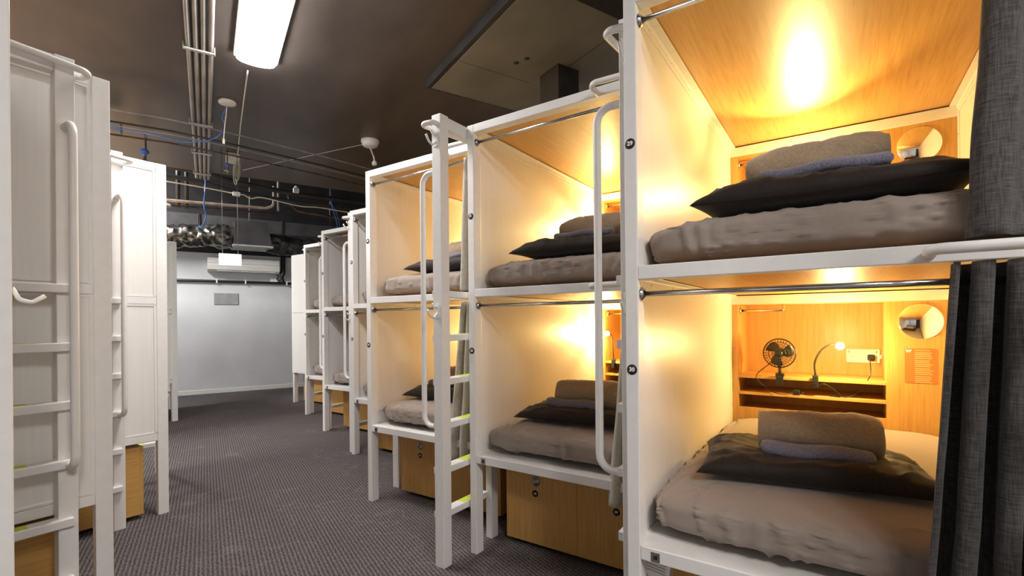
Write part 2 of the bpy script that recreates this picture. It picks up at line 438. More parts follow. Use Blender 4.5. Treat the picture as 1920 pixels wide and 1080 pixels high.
AR, AL = R(-66.791), R(113.209)
RP = [(1.140, 1.109), (1.195, 2.310), (.948, 3.380), (1.155, 4.655), (1.125, 5.836), (1.125, 7.02), (1.145, 8.21)]
LP = [(-.353, 1.46), (-.342, 2.679), (-.214, 3.914), (-.31, 7.529)]
LABR = ['white bunk pod nearest the camera, plates 29 and 30 on its post',
        'lit white bunk pod with plates 31 and 32, behind the post marked 29',
        'lit white bunk pod with ladder, its left post standing free over the aisle carpet',
        'white bunk pod with unlit upper bunk, hidden partly behind the third lit pod',
        'unlit white bunk pod with grab rail before its grey panels, fourth from the end wall',
        'small far unlit bunk pod, last one in the row left open',
        'white bunk pod closed by grey front boards, nearest the end wall']
LABL = ['left bunk pod whose post cuts the left edge of the photo',
        'left bunk pod with plain white side behind the nearest ladder',
        'left bunk pod with wooden locker side showing under it',
        'farthest left bunk pod, a narrow white strip before the end wall']
proto = make_pod(); proto_left = make_pod(.352)
pods = []
for i, (x, y) in enumerate(RP):
    t = proto if i == 0 else dup(proto)
    pods.append(t)
for i, (x, y) in enumerate(LP): pods.append(proto_left if i == 0 else dup(proto_left))
for i, t in enumerate(pods):
    right = i < 7
    p = RP[i] if right else LP[i-7]
    t.location = (p[0], p[1], 0); t.rotation_euler = (0, 0, AR if right else AL)
    t['label'] = LABR[i] if right else LABL[i-7]
    t['group'] = 'bunk pods along the right of the aisle' if right else 'bunk pods along the left of the aisle'
    n = 29+2*i if right else 15+2*(i-7)
    if right: number_plates(t, str(n), str(n+1))
# closing boards of the last right pod
for z0, z1 in ((ZB-.02, ZM+.02), (ZM+.024, ZT-.004)):
    MB().box(.02, W-.02, -.022, -.004, z0, z1, .002).build('front_board', 'panel', pods[6])
# one coat hook on the post at the left edge
h = MB().tube([(.02, -.002, 1.332), (.02, -.014, 1.306), (.02, -.034, 1.30), (.02, -.056, 1.316)], .0048, 10, .012)
h.build('coat_hook', 'white_plastic', pods[7])

SX = Vector((math.cos(AR), math.sin(AR), 0)); SY = Vector((-math.sin(AR), math.cos(AR), 0))
def pp(i, x, y, z):
    if i < 7: return Vector((RP[i][0], RP[i][1], 0))+SX*x+SY*y+Vector((0, 0, z))
    return Vector((LP[i-7][0], LP[i-7][1], 0))-SX*x-SY*y+Vector((0, 0, z))
def rot(i): return AR if i < 7 else AL

# ------------------------------------------------------------------ under-bed lockers
def make_locker():
    t = thing('storage_locker', 'x', 'locker', 'lockers under the bunks')
    w, d, z0, z1 = .89, 1.15, .03, .462
    MB().box(0, w, .0185, d, z0, z1, .001).build('carcass', 'wood_h', t)
    MB().box(.04, w-.04, .06, d-.04, 0, z0).build('plinth', 'black', t)
    for k in range(2):
        x0 = k*w/2
        dr = MB().box(x0+.001, x0+w/2-.001, 0, .018, z0, z1, .001).build('door', 'wood_v', t)
        cx = x0+.195 if k == 0 else x0+.21
        lk = MB().lathe([(0, .016), (.012, .016), (.014, .012), (.024, .006), (.027, .003), (.027, 0)], 24, at(cx, 0, .372, FRONT))
        lk.box(cx-.004, cx+.004, -.024, -.014, .362, .382, .001)
        lk.build('lock', 'steel', dr)
    return t
lk0 = make_locker(); lockers = []
LOCK = [(0, .08, .22), (1, .08, .225), (2, .09, .225), (3, .08, .22), (4, .08, .22), (5, .08, .22), (6, .1, .12),
        (7, .05, .12), (8, .06, .12), (9, .03, .13), (10, .05, .10)]
LLAB = ['locker under the bunk pod marked 29 and 30', 'two-door wooden locker tagged 31 and 32 under the second lit pod',
        'wooden locker behind the lower ladder rungs of the third lit pod', 'wooden locker under the fourth right bunk pod',
        'wooden locker under the fifth right bunk pod', 'wooden locker under the last open right bunk pod',
        'wooden locker under the bunk pod with closed grey front',
        'wooden locker of the left edge pod', 'wooden locker side seen below the nearest ladder on the left',
        'wooden locker side beside the gap under the second visible left pod', 'small yellow wooden locker sliver under the farthest left pod']
for j, (i, x, y) in enumerate(LOCK):
    if i == 7: continue
    t = lk0 if j == 0 else dup(lk0)
    t.location = pp(i, x, y, 0); t.rotation_euler = (0, 0, rot(i)); t['label'] = LLAB[j]
    t['group'] = 'wooden lockers under the bunks'
    if i < 3:
        for k, num in enumerate((str(30+2*i), str(29+2*i))):
            dr = [c for c in t.children if c.name.startswith('door')][k]
            cx = .192 if k == 0 else .445+.214
            p = MB().lathe([(0, .0022), (.0165, .0022), (.018, .001), (.018, 0)], 28, at(cx, 0, .305, FRONT)).build('number_plate', 'black', dr)
            MB().mesh(text_mesh(num, .019, .0003, .0007), at(cx, -.0024, .305, FRONT)).build('number', 'print_white', p)

# ------------------------------------------------------------------ bedding
def rid(v, k=1.0): return 1-abs(noise.noise(v))*2*k

def make_mattress(seed):
    b = MB()
    x0, x1, y0, y1, h = .034, W-.034, .066, DB-.004, .172
    cx, cy, hx, hy = (x0+x1)/2, (y0+y1)/2, (x1-x0)/2, (y1-y0)/2
    cb = bmesh.new(); bmesh.ops.create_cube(cb, size=2); bmesh.ops.subdivide_edges(cb, edges=cb.edges[:], cuts=83, use_grid_fill=True)
    o = Vector((seed*7.3, seed*3.1, 0))
    for v in cb.verts:
        c = v.co.copy()
        # denser rows near the rims
        f = lambda t: math.copysign(1-(1-abs(t))**1.5, t)
        px, py, pz = f(c.x), f(c.y), c.z
        n1 = max(1e-6, (abs(px)**11+abs(py)**11)**(1/11))
        if n1 > 1: px, py, n1 = px/n1, py/n1, 1
        nr = (n1**4+abs(pz)**4)**.25
        px, py, pz = px/nr, py/nr, pz/nr
        # rounder fall-off along the two long sides
        q = max(0, (abs(px)-.5)/.5); drop = .20*q**2.4
        X, Y = cx+px*hx, cy+py*hy
        Z = h*(.5+.5*pz) - (drop*h*.9 if pz > 0 else 0)*max(0, pz)
        P = Vector((X, Y, Z))
        side = 1-max(0, pz)**3
        w1 = max(0, rid(Vector((X*8+Z*2.2, Y*2.5+Z*1.2, 0))+o)-.84)*.12
        w2 = max(0, rid(Vector((X*14-Z*5, Y*5+Z*2, 2))+o)-.85)*.09
        w3 = noise.noise(Vector((X*3, Y*3, 1))+o)*.004
        front = 1 if py < -.75 or abs(px) > .85 else .22
        nrm = Vector((px**7, py**7, pz**5)).normalized()
        if pz > -.7: P += nrm*((w1+w2)*front*(.12+.88*side**1.5)+w3)
        if pz > 0: P.z = min(P.z, h+.012)
        P.z = max(P.z, 0)
        P.y = min(max(P.y, .058), y1)
        P.x = min(max(P.x, .031), W-.031); v.co = P
    for f in cb.faces: f.smooth = True
    b._merge(cb)
    return b

def make_pillow(seed):
    b = MB(); hx, hy, H = .35, .235, .088
    o = Vector((seed*5.1, seed*2.7, 0))
    def surf(sg):
        def fn(u, v):
            a, c = u*2-1, v*2-1
            edge = (1-a*a)*(1-c*c)
            pin = 1-.055*(1-a*a)*abs(c)**3 ; pin2 = 1-.06*(1-c*c)*abs(a)**3
            x, y = a*hx*pin2, c*hy*pin
            t = H*max(0, edge)**.36
            wr = noise.noise(Vector((x*5, y*5, 0))+o)*.006+max(0, rid(Vector((x*8+y*5, y*11-x*4, 3))+o)-.76)*.06*(1-edge*.75)
            z = sg*t*(1+.25*noise.noise(Vector((x*3, y*3, 5))+o))+(wr*min(1, edge*6) if sg > 0 else wr*.15*min(1, edge*6))
            if sg < 0: return Vector((x, y, .018-.017*min(1, edge*4)))
            z *= 1-.56*math.exp(-((x/.22)**4+((y-.02)/.13)**2))
            return Vector((x, y, z+.018))
        return fn
    b.grid(surf(1), 44, 32); b.grid(surf(-1), 44, 32)
    return b

def make_roll(seed, L=.365, R0=.088, turns=3.7, th=.026, lump=.012):
    """rolled blanket: a thick spiral pulled along x"""
    b = MB(); o = Vector((seed*3.7, seed*1.9, 0))
    nseg = 96
    prof = []
    for k in range(nseg+1):
        t = k/nseg; a = t*turns*2*math.pi; r = R0-(R0-.016)*(1-t)
        prof.append((a, r, t))
    def pt(a, r, x, t):
        f = 1+.0*t
        X = x*(L/2)
        edge = abs(x)**8*.012
        n1 = noise.noise(Vector((X*9, math.cos(a)*1.6, math.sin(a)*1.6))+o)
        n2 = max(0, rid(Vector((X*13+math.sin(a)*1.2, math.cos(a)*2.4, math.sin(a)*2))+o)-.6)
        rr = r-edge+(n1*lump-n2*lump*.9 if t > .66 else n1*lump*.3)
        shift = .008*noise.noise(Vector((t*9, x*.5, 5))+o)*(1 if abs(x) > .9 else 0)
        return Vector((X+math.copysign(shift, x), rr*math.cos(a)*1.06, rr*math.sin(a)*.93))
    nx = 40
    outer = lambda u, v: pt(*prof[int(round(v*nseg))][:2], u*2-1, prof[int(round(v*nseg))][2])
    def inner(u, v):
        a, r, t = prof[int(round(v*nseg))]; return pt(a, max(.004, r-th*.8), u*2-1, t*.6)
    b.grid(outer, nx, nseg); b.grid(inner, nx, nseg)
    for u in (0, 1): b.grid(lambda q, v, u=u: outer(u, v) if q < .5 else inner(u, v), 1, nseg)
    for v in (0, 1): b.grid(lambda q, u, v=v: outer(u, v) if q < .5 else inner(u, v), 1, nx)
    return b

def make_towel(seed, L=.33):
    b = MB(); o = Vector((seed*2.3, 9, 0)); seg = 22
    def fn(u, v):
        a = 2*math.pi*v; x = (u*2-1)
        e = (1-abs(x)**14)
        r1, r2 = .036, .021
        w = 1+.10*noise.noise(Vector((x*2, math.cos(a), math.sin(a)))+o)*.6
        return Vector((x*L/2, r1*math.cos(a)*w*(.25+.75*max(0, e)**.4), r2*math.sin(a)*w*(.25+.75*max(0, e)**.4)+.004*math.sin(x*5+seed)))
    b.grid(fn, 40, seg)
    for u in (0, 1): b.grid(lambda q, v, u=u: fn(u, v)*1 if q > .5 else Vector((fn(u, v).x, 0, 0)), 1, seg)
    return b

MZ = {'l': ZB+HR-.002, 'u': ZM+HR-.004}
TOPZ = .176
mat_mesh = [make_mattress(k).build('mattress', 'sheet', weld=True) for k in range(3)]
pil_mesh = [make_pillow(k).build('pillow', 'pillow', weld=True) for k in range(3)]
rol_mesh = [make_roll(k).build('rolled_blanket', 'blanket', weld=True) for k in range(3)]
tow_mesh = [make_towel(k).build('rolled_towel', 'towel', weld=True) for k in range(2)]
used = set()
def place(src, k, i, x, y, z, rz, label, cat, group, tilt=0, rx=0):
    s = src[k % len(src)]
    o = s if s.name not in used else s.copy()
    if s.name in used: COL.objects.link(o)
    used.add(s.name)
    o.location = pp(i, x, y, z)
    o.rotation_euler = (rx, tilt, rot(i)+R(rz)); return tag(o, label, cat, group)
WHERE = {(0, 'l'): 'in the lower bunk marked 30', (0, 'u'): 'in the upper bunk marked 29',
         (1, 'l'): 'in the lower bunk of the second pod', (1, 'u'): 'in the upper bunk of the second pod',
         (2, 'l'): 'in the lower bunk beside the standing ladder', (2, 'u'): 'in the upper bunk behind the standing ladder',
         (3, 'l'): 'in the lower bunk of the fourth pod, a pale sliver', (3, 'u'): 'in the upper bunk of the fourth pod, a pale sliver',
         (4, 'l'): 'in the unlit lower bunk of the fifth pod', (4, 'u'): 'in the unlit upper bunk of the fifth pod',
         (5, 'l'): 'in the farthest open lower bunk', (5, 'u'): 'in the farthest open upper bunk'}
for j, (i, d) in enumerate(WHERE):
    place(mat_mesh, j, i, 0, 0, MZ[d], 0, 'mattress with taupe sheet '+WHERE[(i, d)], 'mattress', 'mattresses in the right bunks')
#        pod deck   pillow x,y,rz     roll x,y,rz    towel x,y,rz
BED = [(0, 'l', (.47, .52, 8), (.50, .545, 6), (.50, .415, 8), 0),
       (0, 'u', (.53, .32, 0), (.51, .31, -3), (.53, .185, -2), 1),
       (1, 'l', (.50, .43, 4), (.51, .43, 2), (.47, .31, 3), 2),
       (1, 'u', (.54, .34, 0), (.60, .34, 0), (.58, .215, 0), 1),
       (2, 'l', (.46, .46, 5), (.42, .52, 4), (.40, .39, 4), 0),
       (2, 'u', (.60, .34, 0), (.66, .36, 0), (.64, .235, 0), 2)]
for (i, d, p, r, tw, k) in BED:
    z = MZ[d]+TOPZ
    w = WHERE[(i, d)]
    place(pil_mesh, k, i, p[0], p[1], z-.004, p[2], 'dark brown pillow under the rolled blanket '+w, 'pillow', 'dark pillows in the right bunks')
    place(rol_mesh, k, i, r[0], r[1], z+.134, r[2], 'rolled brown fleece blanket on the dark pillow '+w, 'blanket', 'rolled blankets in the right bunks')
    place(tow_mesh, k, i, tw[0], tw[1], z+.094, tw[2], 'rolled lavender grey towel before the blanket '+w, 'towel', 'rolled towels in the right bunks', rx=R(12))
place(pil_mesh, 1, 4, .60, .5, MZ['u']+TOPZ-.012, 5, 'dark pillow just showing '+WHERE[(4, 'u')], 'pillow', 'dark pillows in the right bunks')

# ------------------------------------------------------------------ curtains
def make_curtain(name, i, x0, x1, z0, z1, mat, label, folds, amp, y=.03, drift=0, flare=0, seed=0, ph=0, yb=0):
    b = MB(); o = Vector((seed*4.7, 1.3, 0))
    def fn(u, v):
        z = z0+(z1-z0)*v; k = 1-v
        a = 2*math.pi*folds*u+ph
        x = x0+(x1-x0)*u+drift*k*(1-u)**1.0+flare*k*(u-.5)+.22*amp*math.sin(2*a)
        yy = y+amp*math.cos(a)*(1+.25*k*noise.noise(Vector((u*folds*2, z*2, 0))+o))+.012*k*noise.noise(Vector((u*5, z*4, 2))+o)+yb*k
        x += .006*noise.noise(Vector((u*6, z*5, 7))+o)*k
        return Vector((x, yy, z))
    b.grid(fn, int(folds*22), 40)
    c = b.build(name, mat)
    sm = c.modifiers.new('cloth', 'SOLIDIFY'); sm.thickness = .0025; sm.offset = 0
    c.location = pp(i, 0, 0, 0); c.rotation_euler = (0, 0, rot(i))
    return tag(c, label, 'curtain', 'curtains drawn to the right of the bunks')
make_curtain('bunk_curtain', 0, .778, 1.035, .42, 1.372, 'curtain', 'dark grey linen curtain in deep folds before the bunk marked 30', 4.5, .045, y=.0, drift=-.062, seed=1, ph=3.3)
make_curtain('bunk_curtain', 0, .858, 1.035, 1.432, 2.225, 'curtain', 'flat dark linen curtain at the top right of the bunk marked 29', 1.6, .022, y=.028, drift=-.05, seed=2, ph=1.2)
make_curtain('bunk_curtain', 1, .88, 1.035, .43, 1.365, 'curtain_lit', 'curtain hem coloured cream for the light on it beside the post marked 30', 3.0, .03, y=-.005, drift=-.10, seed=3)
make_curtain('bunk_curtain', 2, .87, 1.035, .42, 1.365, 'curtain_lit', 'grey curtain hanging behind the ladder rungs, lower bunk', 3.5, .028, y=.0, drift=-.12, seed=4)
make_curtain('bunk_curtain', 2, .865, 1.035, 1.432, 2.225, 'curtain_lit', 'grey curtain gathered behind the ladder, upper bunk', 3.0, .020, y=.030, drift=-.045, seed=5)

# ------------------------------------------------------------------ things on the shelves
def make_lamp(i, x, y, z, tip, label, cord, warm=1.0):
    """clip-on gooseneck reading lamp; (x,y,z) is where the clip grips the shelf, tip is the bulb (pod coordinates)"""
    t = thing('reading_lamp', label, 'lamp', 'clip-on reading lamps in the bunks', pp(i, 0, 0, 0), rot(i))
    MB().box(x-.014, x+.014, y-.018, y+.016, z-.052, z+.02, .004).box(x-.005, x+.005, y-.021, y-.018, z-.03, z-.01, .001).build('clamp', 'black', t)
    tx, ty, tz = tip
    MB().tube(smooth_path([(x, y, z+.02), (x-.002, y-.005, z+.09), (x+(tx-x)*.25, y+(ty-y)*.3, max(z+.12, tz-.03)), (tx-(tx-x)*.35, ty-(ty-y)*.2, tz+.004), (tx, ty, tz)], 5), .0055, 10).build('gooseneck', 'bronze', t)
    d = (Vector(tip)-Vector((tx-(tx-x)*.35, ty-(ty-y)*.2, tz+.004)))
    MB().lathe([(.0, -.02), (.014, -.02), (.02, .0), (.021, .008)], 18, at(tx, ty, tz, Vector((0, -1, -.1)).to_track_quat('Z', 'X').to_matrix().to_4x4())).build('lamp_head', 'bronze', t)
    MB().lathe([(0, -.006), (.013, -.004), (.019, .004), (.019, .012), (.012, .022), (0, .026)], 18, at(tx, ty, tz, Vector((0, -1, -.1)).to_track_quat('Z', 'X').to_matrix().to_4x4())).build('bulb', 'bulb', t)
    if cord: MB().tube(smooth_path(cord, 5), .0026, 8).build('cord', 'black', t)
    return t
SH = .912
make_lamp(0, .456, DB+.005, SH, (.57, DB-.045, 1.10), 'lit gooseneck lamp clipped on the shelf beside the small fan',
          [(.46, DB+.0, .87), (.50, DB-.006, .885), (.56, DB+.01, .84), (.565, DB+.02, .818), (.52, DB+.03, .818), (.60, DB+.02, .818), (.66, DB+.06, .86), (.70, DB+.012, .94), (.705, DB+.10, 1.0), (.71, DB+.315, 1.018)])
make_lamp(1, .135, DB+.005, SH, (.113, DB-.06, 1.14), 'lit lamp glaring behind the white grab rail of the second pod', None)
make_lamp(0, .40, DB+.005, SH+.888, (.43, DB-.08, 2.00), 'reading lamp lighting the wooden roof of the bunk marked 29', None)
make_lamp(1, .16, DB+.005, SH+.888, (.15, DB-.09, 2.02), 'reading lamp lighting the upper bunk of the second pod', None)
make_lamp(2, .30, DB+.005, SH+.888, (.34, DB-.06, 2.0), 'reading lamp lighting the upper bunk behind the standing ladder', None)
make_lamp(2, .30, DB+.005, SH, (.34, DB-.06, 1.12), 'reading lamp lighting the lower bunk beside the standing ladder', None)
make_lamp(3, .30, DB+.005, SH, (.34, DB-.06, 1.12), 'reading lamp lighting the lower bunk of the fourth pod', None)

def lamp_light(i, x, y, z, power, radius=.03, kind='POINT', aim=None, angle=70, blend=.7, col=(1, .735, .28)):
    li = bpy.data.lights.new('bulb_light', kind); li.energy = power; li.color = col; li.shadow_soft_size = radius
    o = bpy.data.objects.new('bulb_light', li); COL.objects.link(o); o.location = pp(i, x, y, z)
    if kind == 'SPOT':
        li.spot_size = R(angle); li.spot_blend = blend
        o.rotation_euler = (pp(i, *aim)-pp(i, x, y, z)).to_track_quat('-Z', 'Y').to_euler()
    return o
LW = 18.0
lamp_light(0, .57, DB-.10, 1.10, LW*1.1)
lamp_light(1, .113, DB-.12, 1.13, LW)
lamp_light(0, .43, DB-.13, 2.0, LW*.8)
lamp_light(1, .15, DB-.14, 2.0, LW*1.1)
lamp_light(2, .34, DB-.12, 2.0, LW*1.4)
lamp_light(2, .34, DB-.12, 1.11, LW*1.3)
lamp_light(3, .34, DB-.12, 1.11, LW*.5)
lamp_light(0, .42, DB-.16, 1.99, LW*3, .02, 'SPOT', (.38, .80, 2.28), 80, .6)
lamp_light(1, .17, DB-.18, 1.99, LW*2.4, .02, 'SPOT', (.03, .75, 1.86), 60, .8)
lamp_light(1, .16, DB-.16, 1.15, LW*1.0, .02, 'SPOT', (.03, 1.1, 1.2), 80, .8)

# small clip-on fan
fan = thing('clip_fan', 'small black clip-on fan on the shelf left of the glowing lamp', 'fan', None, pp(0, 0, 0, 0), rot(0))
fc = Vector((.283, DB-.02, 1.05)); FT = at(*fc, Matrix.Rotation(R(90), 4, 'X'))
cg = MB()
for r, z in ((.083, .0), (.080, .014), (.066, .024), (.05, .029), (.034, .031)):
    cg.tube([FT @ Vector((r*math.cos(a), r*math.sin(a), z)) for a in [2*math.pi*k/36 for k in range(37)]], .0024 if r > .08 else .0013, 6, caps=False)
for r, z in ((.080, -.016), (.06, -.026)):
    cg.tube([FT @ Vector((r*math.cos(a), r*math.sin(a), z)) for a in [2*math.pi*k/36 for k in range(37)]], .0013, 6, caps=False)
for k in range(30):
    a = 2*math.pi*k/30; ca, sa = math.cos(a), math.sin(a)
    cg.tube([FT @ Vector((r*ca, r*sa, z)) for r, z in ((.02, .031), (.05, .029), (.07, .023), (.082, .01), (.083, 0), (.08, -.014), (.06, -.026), (.02, -.028))], .0011, 5, caps=False)
cg.build('cage', 'black', fan)
for k in range(3):
    bl = MB()
    def bf(u, v, k=k):
        r = .016+.056*u; w = (.4+.75*math.sin(math.pi*(.25+.6*u)))*.9
        a = 2*math.pi*k/3+(v-.5)*w*1.25+.35*u
        return FT @ Vector((r*math.cos(a), r*math.sin(a), (v-.5)*.02))
    bl.grid(bf, 10, 8)
    q = bl.build('blade', 'bronze', fan); mm = q.modifiers.new('thick', 'SOLIDIFY'); mm.thickness = .0015
MB().lathe([(0, .035), (.014, .034), (.02, .029), (.02, .02), (.012, .008), (.024, -.01), (.028, -.05), (.018, -.062), (0, -.064)], 24, FT).build('motor', 'black', fan)
MB().tube([fc+Vector((0, .03, -.02)), fc+Vector((0, .02, -.095)), fc+Vector((0, .02, -.125))], .008, 10).box(fc.x-.022, fc.x+.022, fc.y+.005, fc.y+.05, SH+.0005, SH+.022, .004).box(fc.x-.018, fc.x+.018, fc.y+.0, fc.y+.012, SH-.045, SH+.005, .003).box(fc.x-.016, fc.x+.016, fc.y+.002, fc.y+.05, SH-.042, SH-.022, .003).build('clamp', 'black', fan)
MB().tube(smooth_path([fc+Vector((-.02, .05, -.04)), fc+Vector((-.07, .02, -.08)), fc+Vector((-.115, -.0, -.125)), fc+Vector((-.112, -.005, -.16)), fc+Vector((-.06, .03, -.215)), fc+Vector((-.02, .015, -.232)), fc+Vector((.03, .01, -.233)), fc+Vector((.075, .03, -.215))], 5), .0026, 8).build('cord', 'black', fan)
MB().box(fc.x+.065, fc.x+.10, fc.y+.02, fc.y+.05, .8145, .842, .006).tube([(fc.x+.10, fc.y+.03, .83), (fc.x+.118, fc.y+.028, .832)], .002, 6).tube([(fc.x+.10, fc.y+.04, .822), (fc.x+.118, fc.y+.04, .822)], .002, 6).build('plug', 'black', fan)

# power point on the back of the cupboard
so = thing('power_outlet', 'white double power outlet with black plug behind the glowing lamp', 'outlet', None, pp(0, 0, 0, 0), rot(0))
yb = TD-.0465
MB().box(.60, .76, yb-.012, yb, .985, 1.065, .004).build('faceplate', 'white_plastic', so)
MB().box(.76, .768, yb-.010, yb, 1.012, 1.034, .002).build('trunking', 'white_plastic', so)
MB().box(.70, .735, yb-.05, yb-.012, 1.0, 1.036, .008).build('plug', 'black', so)
sk = MB()
for x in (.622, .628, .634): sk.box(x-.001, x+.001, yb-.0125, yb-.0118, 1.018, 1.028)
sk.box(.61, .618, yb-.016, yb-.012, 1.044, 1.056, .001).box(.74, .748, yb-.016, yb-.012, 1.044, 1.056, .001)
sk.build('switch', 'grey_card', so)

# orange printed notice
no = thing('printed_notice', 'orange printed notice below the round mirror in the bunk marked 30', 'notice', None, pp(0, 0, 0, 0), rot(0))
MB().box(.842, .966, DB-.0022, DB-.0004, .917, 1.091).build('card', 'orange', no)
lg = MB().mesh(text_mesh('W', .020, .0003, .0012), at(.857, DB-.0028, 1.077, FRONT)).box(.866, .869, DB-.0028, DB-.0022, 1.078, 1.085)
lg.build('logo', 'print_white', no)
ln = MB(); random.seed(3)
z = 1.083
for k in range(17):
    ln.box(.882, .882+random.uniform(.055, .072), DB-.0028, DB-.0022, z-.0035, z, 0); z -= .0093 if k % 4 else .012
ln.build('printed_lines', 'print_pale', no)

# white printed card hanging behind the lower rail of the first pod
cd = thing('hanging_card', 'white printed card with lime dots under the bunk marked 30', 'card', None, pp(0, 0, 0, 0), rot(0))
CM = at(.045, .13, .40, Matrix.Rotation(R(-14), 4, 'X') @ Matrix.Rotation(R(6), 4, 'Y'))
def flat(x0, x1, z0, z1, y0, y1):
    b = MB().box(x0, x1, y0, y1, z0, z1)
    for v in b.bm.verts: v.co = CM @ v.co
    return b
flat(-.05, .05, -.16, .06, 0, .0016).build('sheet', 'print_white', cd)
ll = MB()
for k in range(6):
    f = flat(-.036, .036, .04-k*.009, .0425-k*.009, -.0006, 0); me = bpy.data.meshes.new('t'); f.bm.to_mesh(me); ll.mesh(me)
ll.build('printed_lines', 'grey_card', cd)
MB().lathe([(0, .0008), (.013, .0008), (.013, 0)], 20, CM @ at(-.03, 0, -.03, FRONT)).lathe([(0, .0008), (.013, .0008), (.013, 0)], 20, CM @ at(.005, 0, -.04, FRONT)).build('dots', 'lime', cd)

# ------------------------------------------------------------------ ceiling lamp and added fill lights
def batten(y0, y1, x, label, zc=ZC, mat='tube_light'):
    t = thing('ceiling_light', label, 'light', 'long white lights under the ceiling', (x, (y0+y1)/2, zc))
    l = (y1-y0)/2
    MB().box(-.14, .14, -l, l, -.03, 0, .006).build('housing', 'white_plastic', t)
    def fn(u, v):
        a = math.pi*v; return Vector((-.125*math.cos(a), (u*2-1)*(l-.015), -.03-.045*math.sin(a)**.7))
    d = MB().grid(fn, 4, 16)
    for sg in (-1, 1):
        vs = [d.bm.verts.new(Vector((-.125*math.cos(math.pi*k/16), sg*(l-.015), -.03-.045*max(0, math.sin(math.pi*k/16))**.7))) for k in range(17)]
        d.bm.faces.new(vs)
    d.build('diffuser', mat, t)
batten(2.62, 3.87, .315, 'glaring white ceiling light above the aisle')
batten(-2.3, -1.0, .05, 'added white fill light behind the viewer, left of two')  # unseen, added to brighten the near pods and bedding
batten(-2.3, -1.0, .72, 'added white fill light behind the viewer, right of two')  # its twin, also added as fill out of view
batten(4.2, 5.4, -1.9, 'added white fill light over the left row of pods')  # added out of view to even out the middle of the aisle
batten(7.4, 8.6, -1.75, 'added white fill light high in the ceiling void beyond the left row', ZR, 'void_fill')  # added out of sight to brighten the end wall and far pods

# conduits along the ceiling with saddle clamps
for k in range(4):
    x = -.085+k*.043
    tag(MB().tube([(x, YF, ZC-.022), (x, YS-.02, ZC-.022), (x, YS+.12, ZC-.05)], .016, 10, .05).build('conduit_pipe', 'grey_conduit'),
        ['grey conduit pipe on the ceiling, outermost on the left of four', 'second grey ceiling conduit pipe from the left of four', 'third grey ceiling conduit pipe from the left of four', 'grey ceiling conduit pipe nearest the glaring light'][k], 'pipe', 'four grey conduits under the ceiling')
for y, w in ((3.9, 'nearest the viewer, brightest of the row'), (5.35, 'level with the round white disc'), (6.25, 'third along the conduits'), (7.1, 'at the far end of the conduits'), (2.4, 'overhead, above the picture')):
    if y < 3: continue
    tag(MB().box(-.118, .07, y-.014, y+.014, ZC-.05, ZC-.039, .002).box(-.118, -.11, y-.014, y+.014, ZC-.045, ZC).box(.062, .07, y-.014, y+.014, ZC-.045, ZC).build('saddle_clamp', 'grille'), 'pale clamp bar across the ceiling conduits, '+w, 'clamp', 'clamp bars on the conduits')

# wireless access point with its cords
ap = thing('access_point', 'round white disc fixed to the ceiling beside the glaring light', 'access point', None, (.168, 4.77, ZC))
MB().lathe([(0, -.030), (.045, -.030), (.066, -.022), (.070, -.010), (.062, 0), (0, 0)], 36).build('cover', 'white_plastic', ap)
MB().tube(smooth_path([(.0, .05, -.004), (-.006, .03, -.10), (-.018, .01, -.2), (-.028, .0, -.33)], 5), .004, 8).box(-.037, -.019, -.01, .01, -.372, -.33, .002).build('loose_lead', 'pale_cord', ap)
tag(MB().tube(smooth_path([(.168, 4.84, 3.13), (.135, 4.9, 3.05), (.155, 4.9, 2.97), (.10, 4.9, 2.876), (.008, 4.9, 2.821), (-.125, 4.9, 2.782), (-.272, 4.95, 2.803), (-.36, 5.0, 2.83), (-.7, 5.2, 2.9), (-1.6, 5.25, 2.92)], 6), .004, 8).build('data_cable', 'blue'), 'thin blue data cable drooping from the white ceiling disc', 'cable')

sd = thing('smoke_detector', 'white domed smoke detector on the ceiling above the third lit pod', 'detector', None, (1.464, 5.03, ZC))
MB().lathe([(0, -.075), (.05, -.073), (.075, -.06), (.082, -.035), (.08, -.03), (.092, -.028), (.092, 0), (0, 0)], 32).build('dome', 'white_plastic', sd)
MB().tube(smooth_path([(.0, .0, -.06), (.03, .05, -.1), (.065, .10, -.13), (.078, .115, -.18)], 5), .009, 8).lathe([(0, -.03), (.02, -.028), (.028, -.012), (.024, .01), (.01, .02)], 16, at(.078, .115, -.19)).build('sensor_stalk', 'white_plastic', sd)
tag(MB().tube([(1.40, 5.045, 3.1), (.39, 6.645, 3.1)], .0028, 6).build('stay_wire', 'pale_cord'), 'straight pale wire running from the smoke detector across the ceiling', 'wire')

# lamp flex, plug box and coil
fx = thing('lamp_flex', 'cream lamp flex along the ceiling ending in a dangling coil', 'flex', None, (0, 0, 0))
MB().tube(smooth_path([(.276, 4.05, 3.12), (.283, 4.6, 3.115), (.292, 5.2, 3.12), (.305, 5.8, 3.11), (.312, 6.2, 3.10)], 8), .0055, 8).build('cord', 'pale_cord', fx)
MB().box(.20, .335, 6.17, 6.26, 3.045, 3.149, .006).build('junction_box', 'pale_cord', fx)
cl = MB()
for k in range(4):
    a = .024+.008*k
    cl.tube([(.325-.012*k+a*math.sin(t)*.4, 6.16-.006*k, 2.97-.10*(1+.08*k)*math.cos(t)-.02*k) for t in [2*math.pi*j/20 for j in range(21)]], .0045, 7, caps=False)
cl.build('coil', 'pale_cord', fx)

# hanging lit sign
sg = thing('hanging_sign', 'blank white lit sign hanging on two wires over the far aisle', 'sign', None, (.231, 6.1, 1.945))
MB().box(-.108, .108, -.014, .014, -.062, .064, .003).build('panel', 'exit_sign', sg)
for x in (-.072, .075): MB().tube([(x, 0, .06), (x-.004, .0, ZC-1.945)], .0028, 6).build('hanger_wire', 'steel', sg)

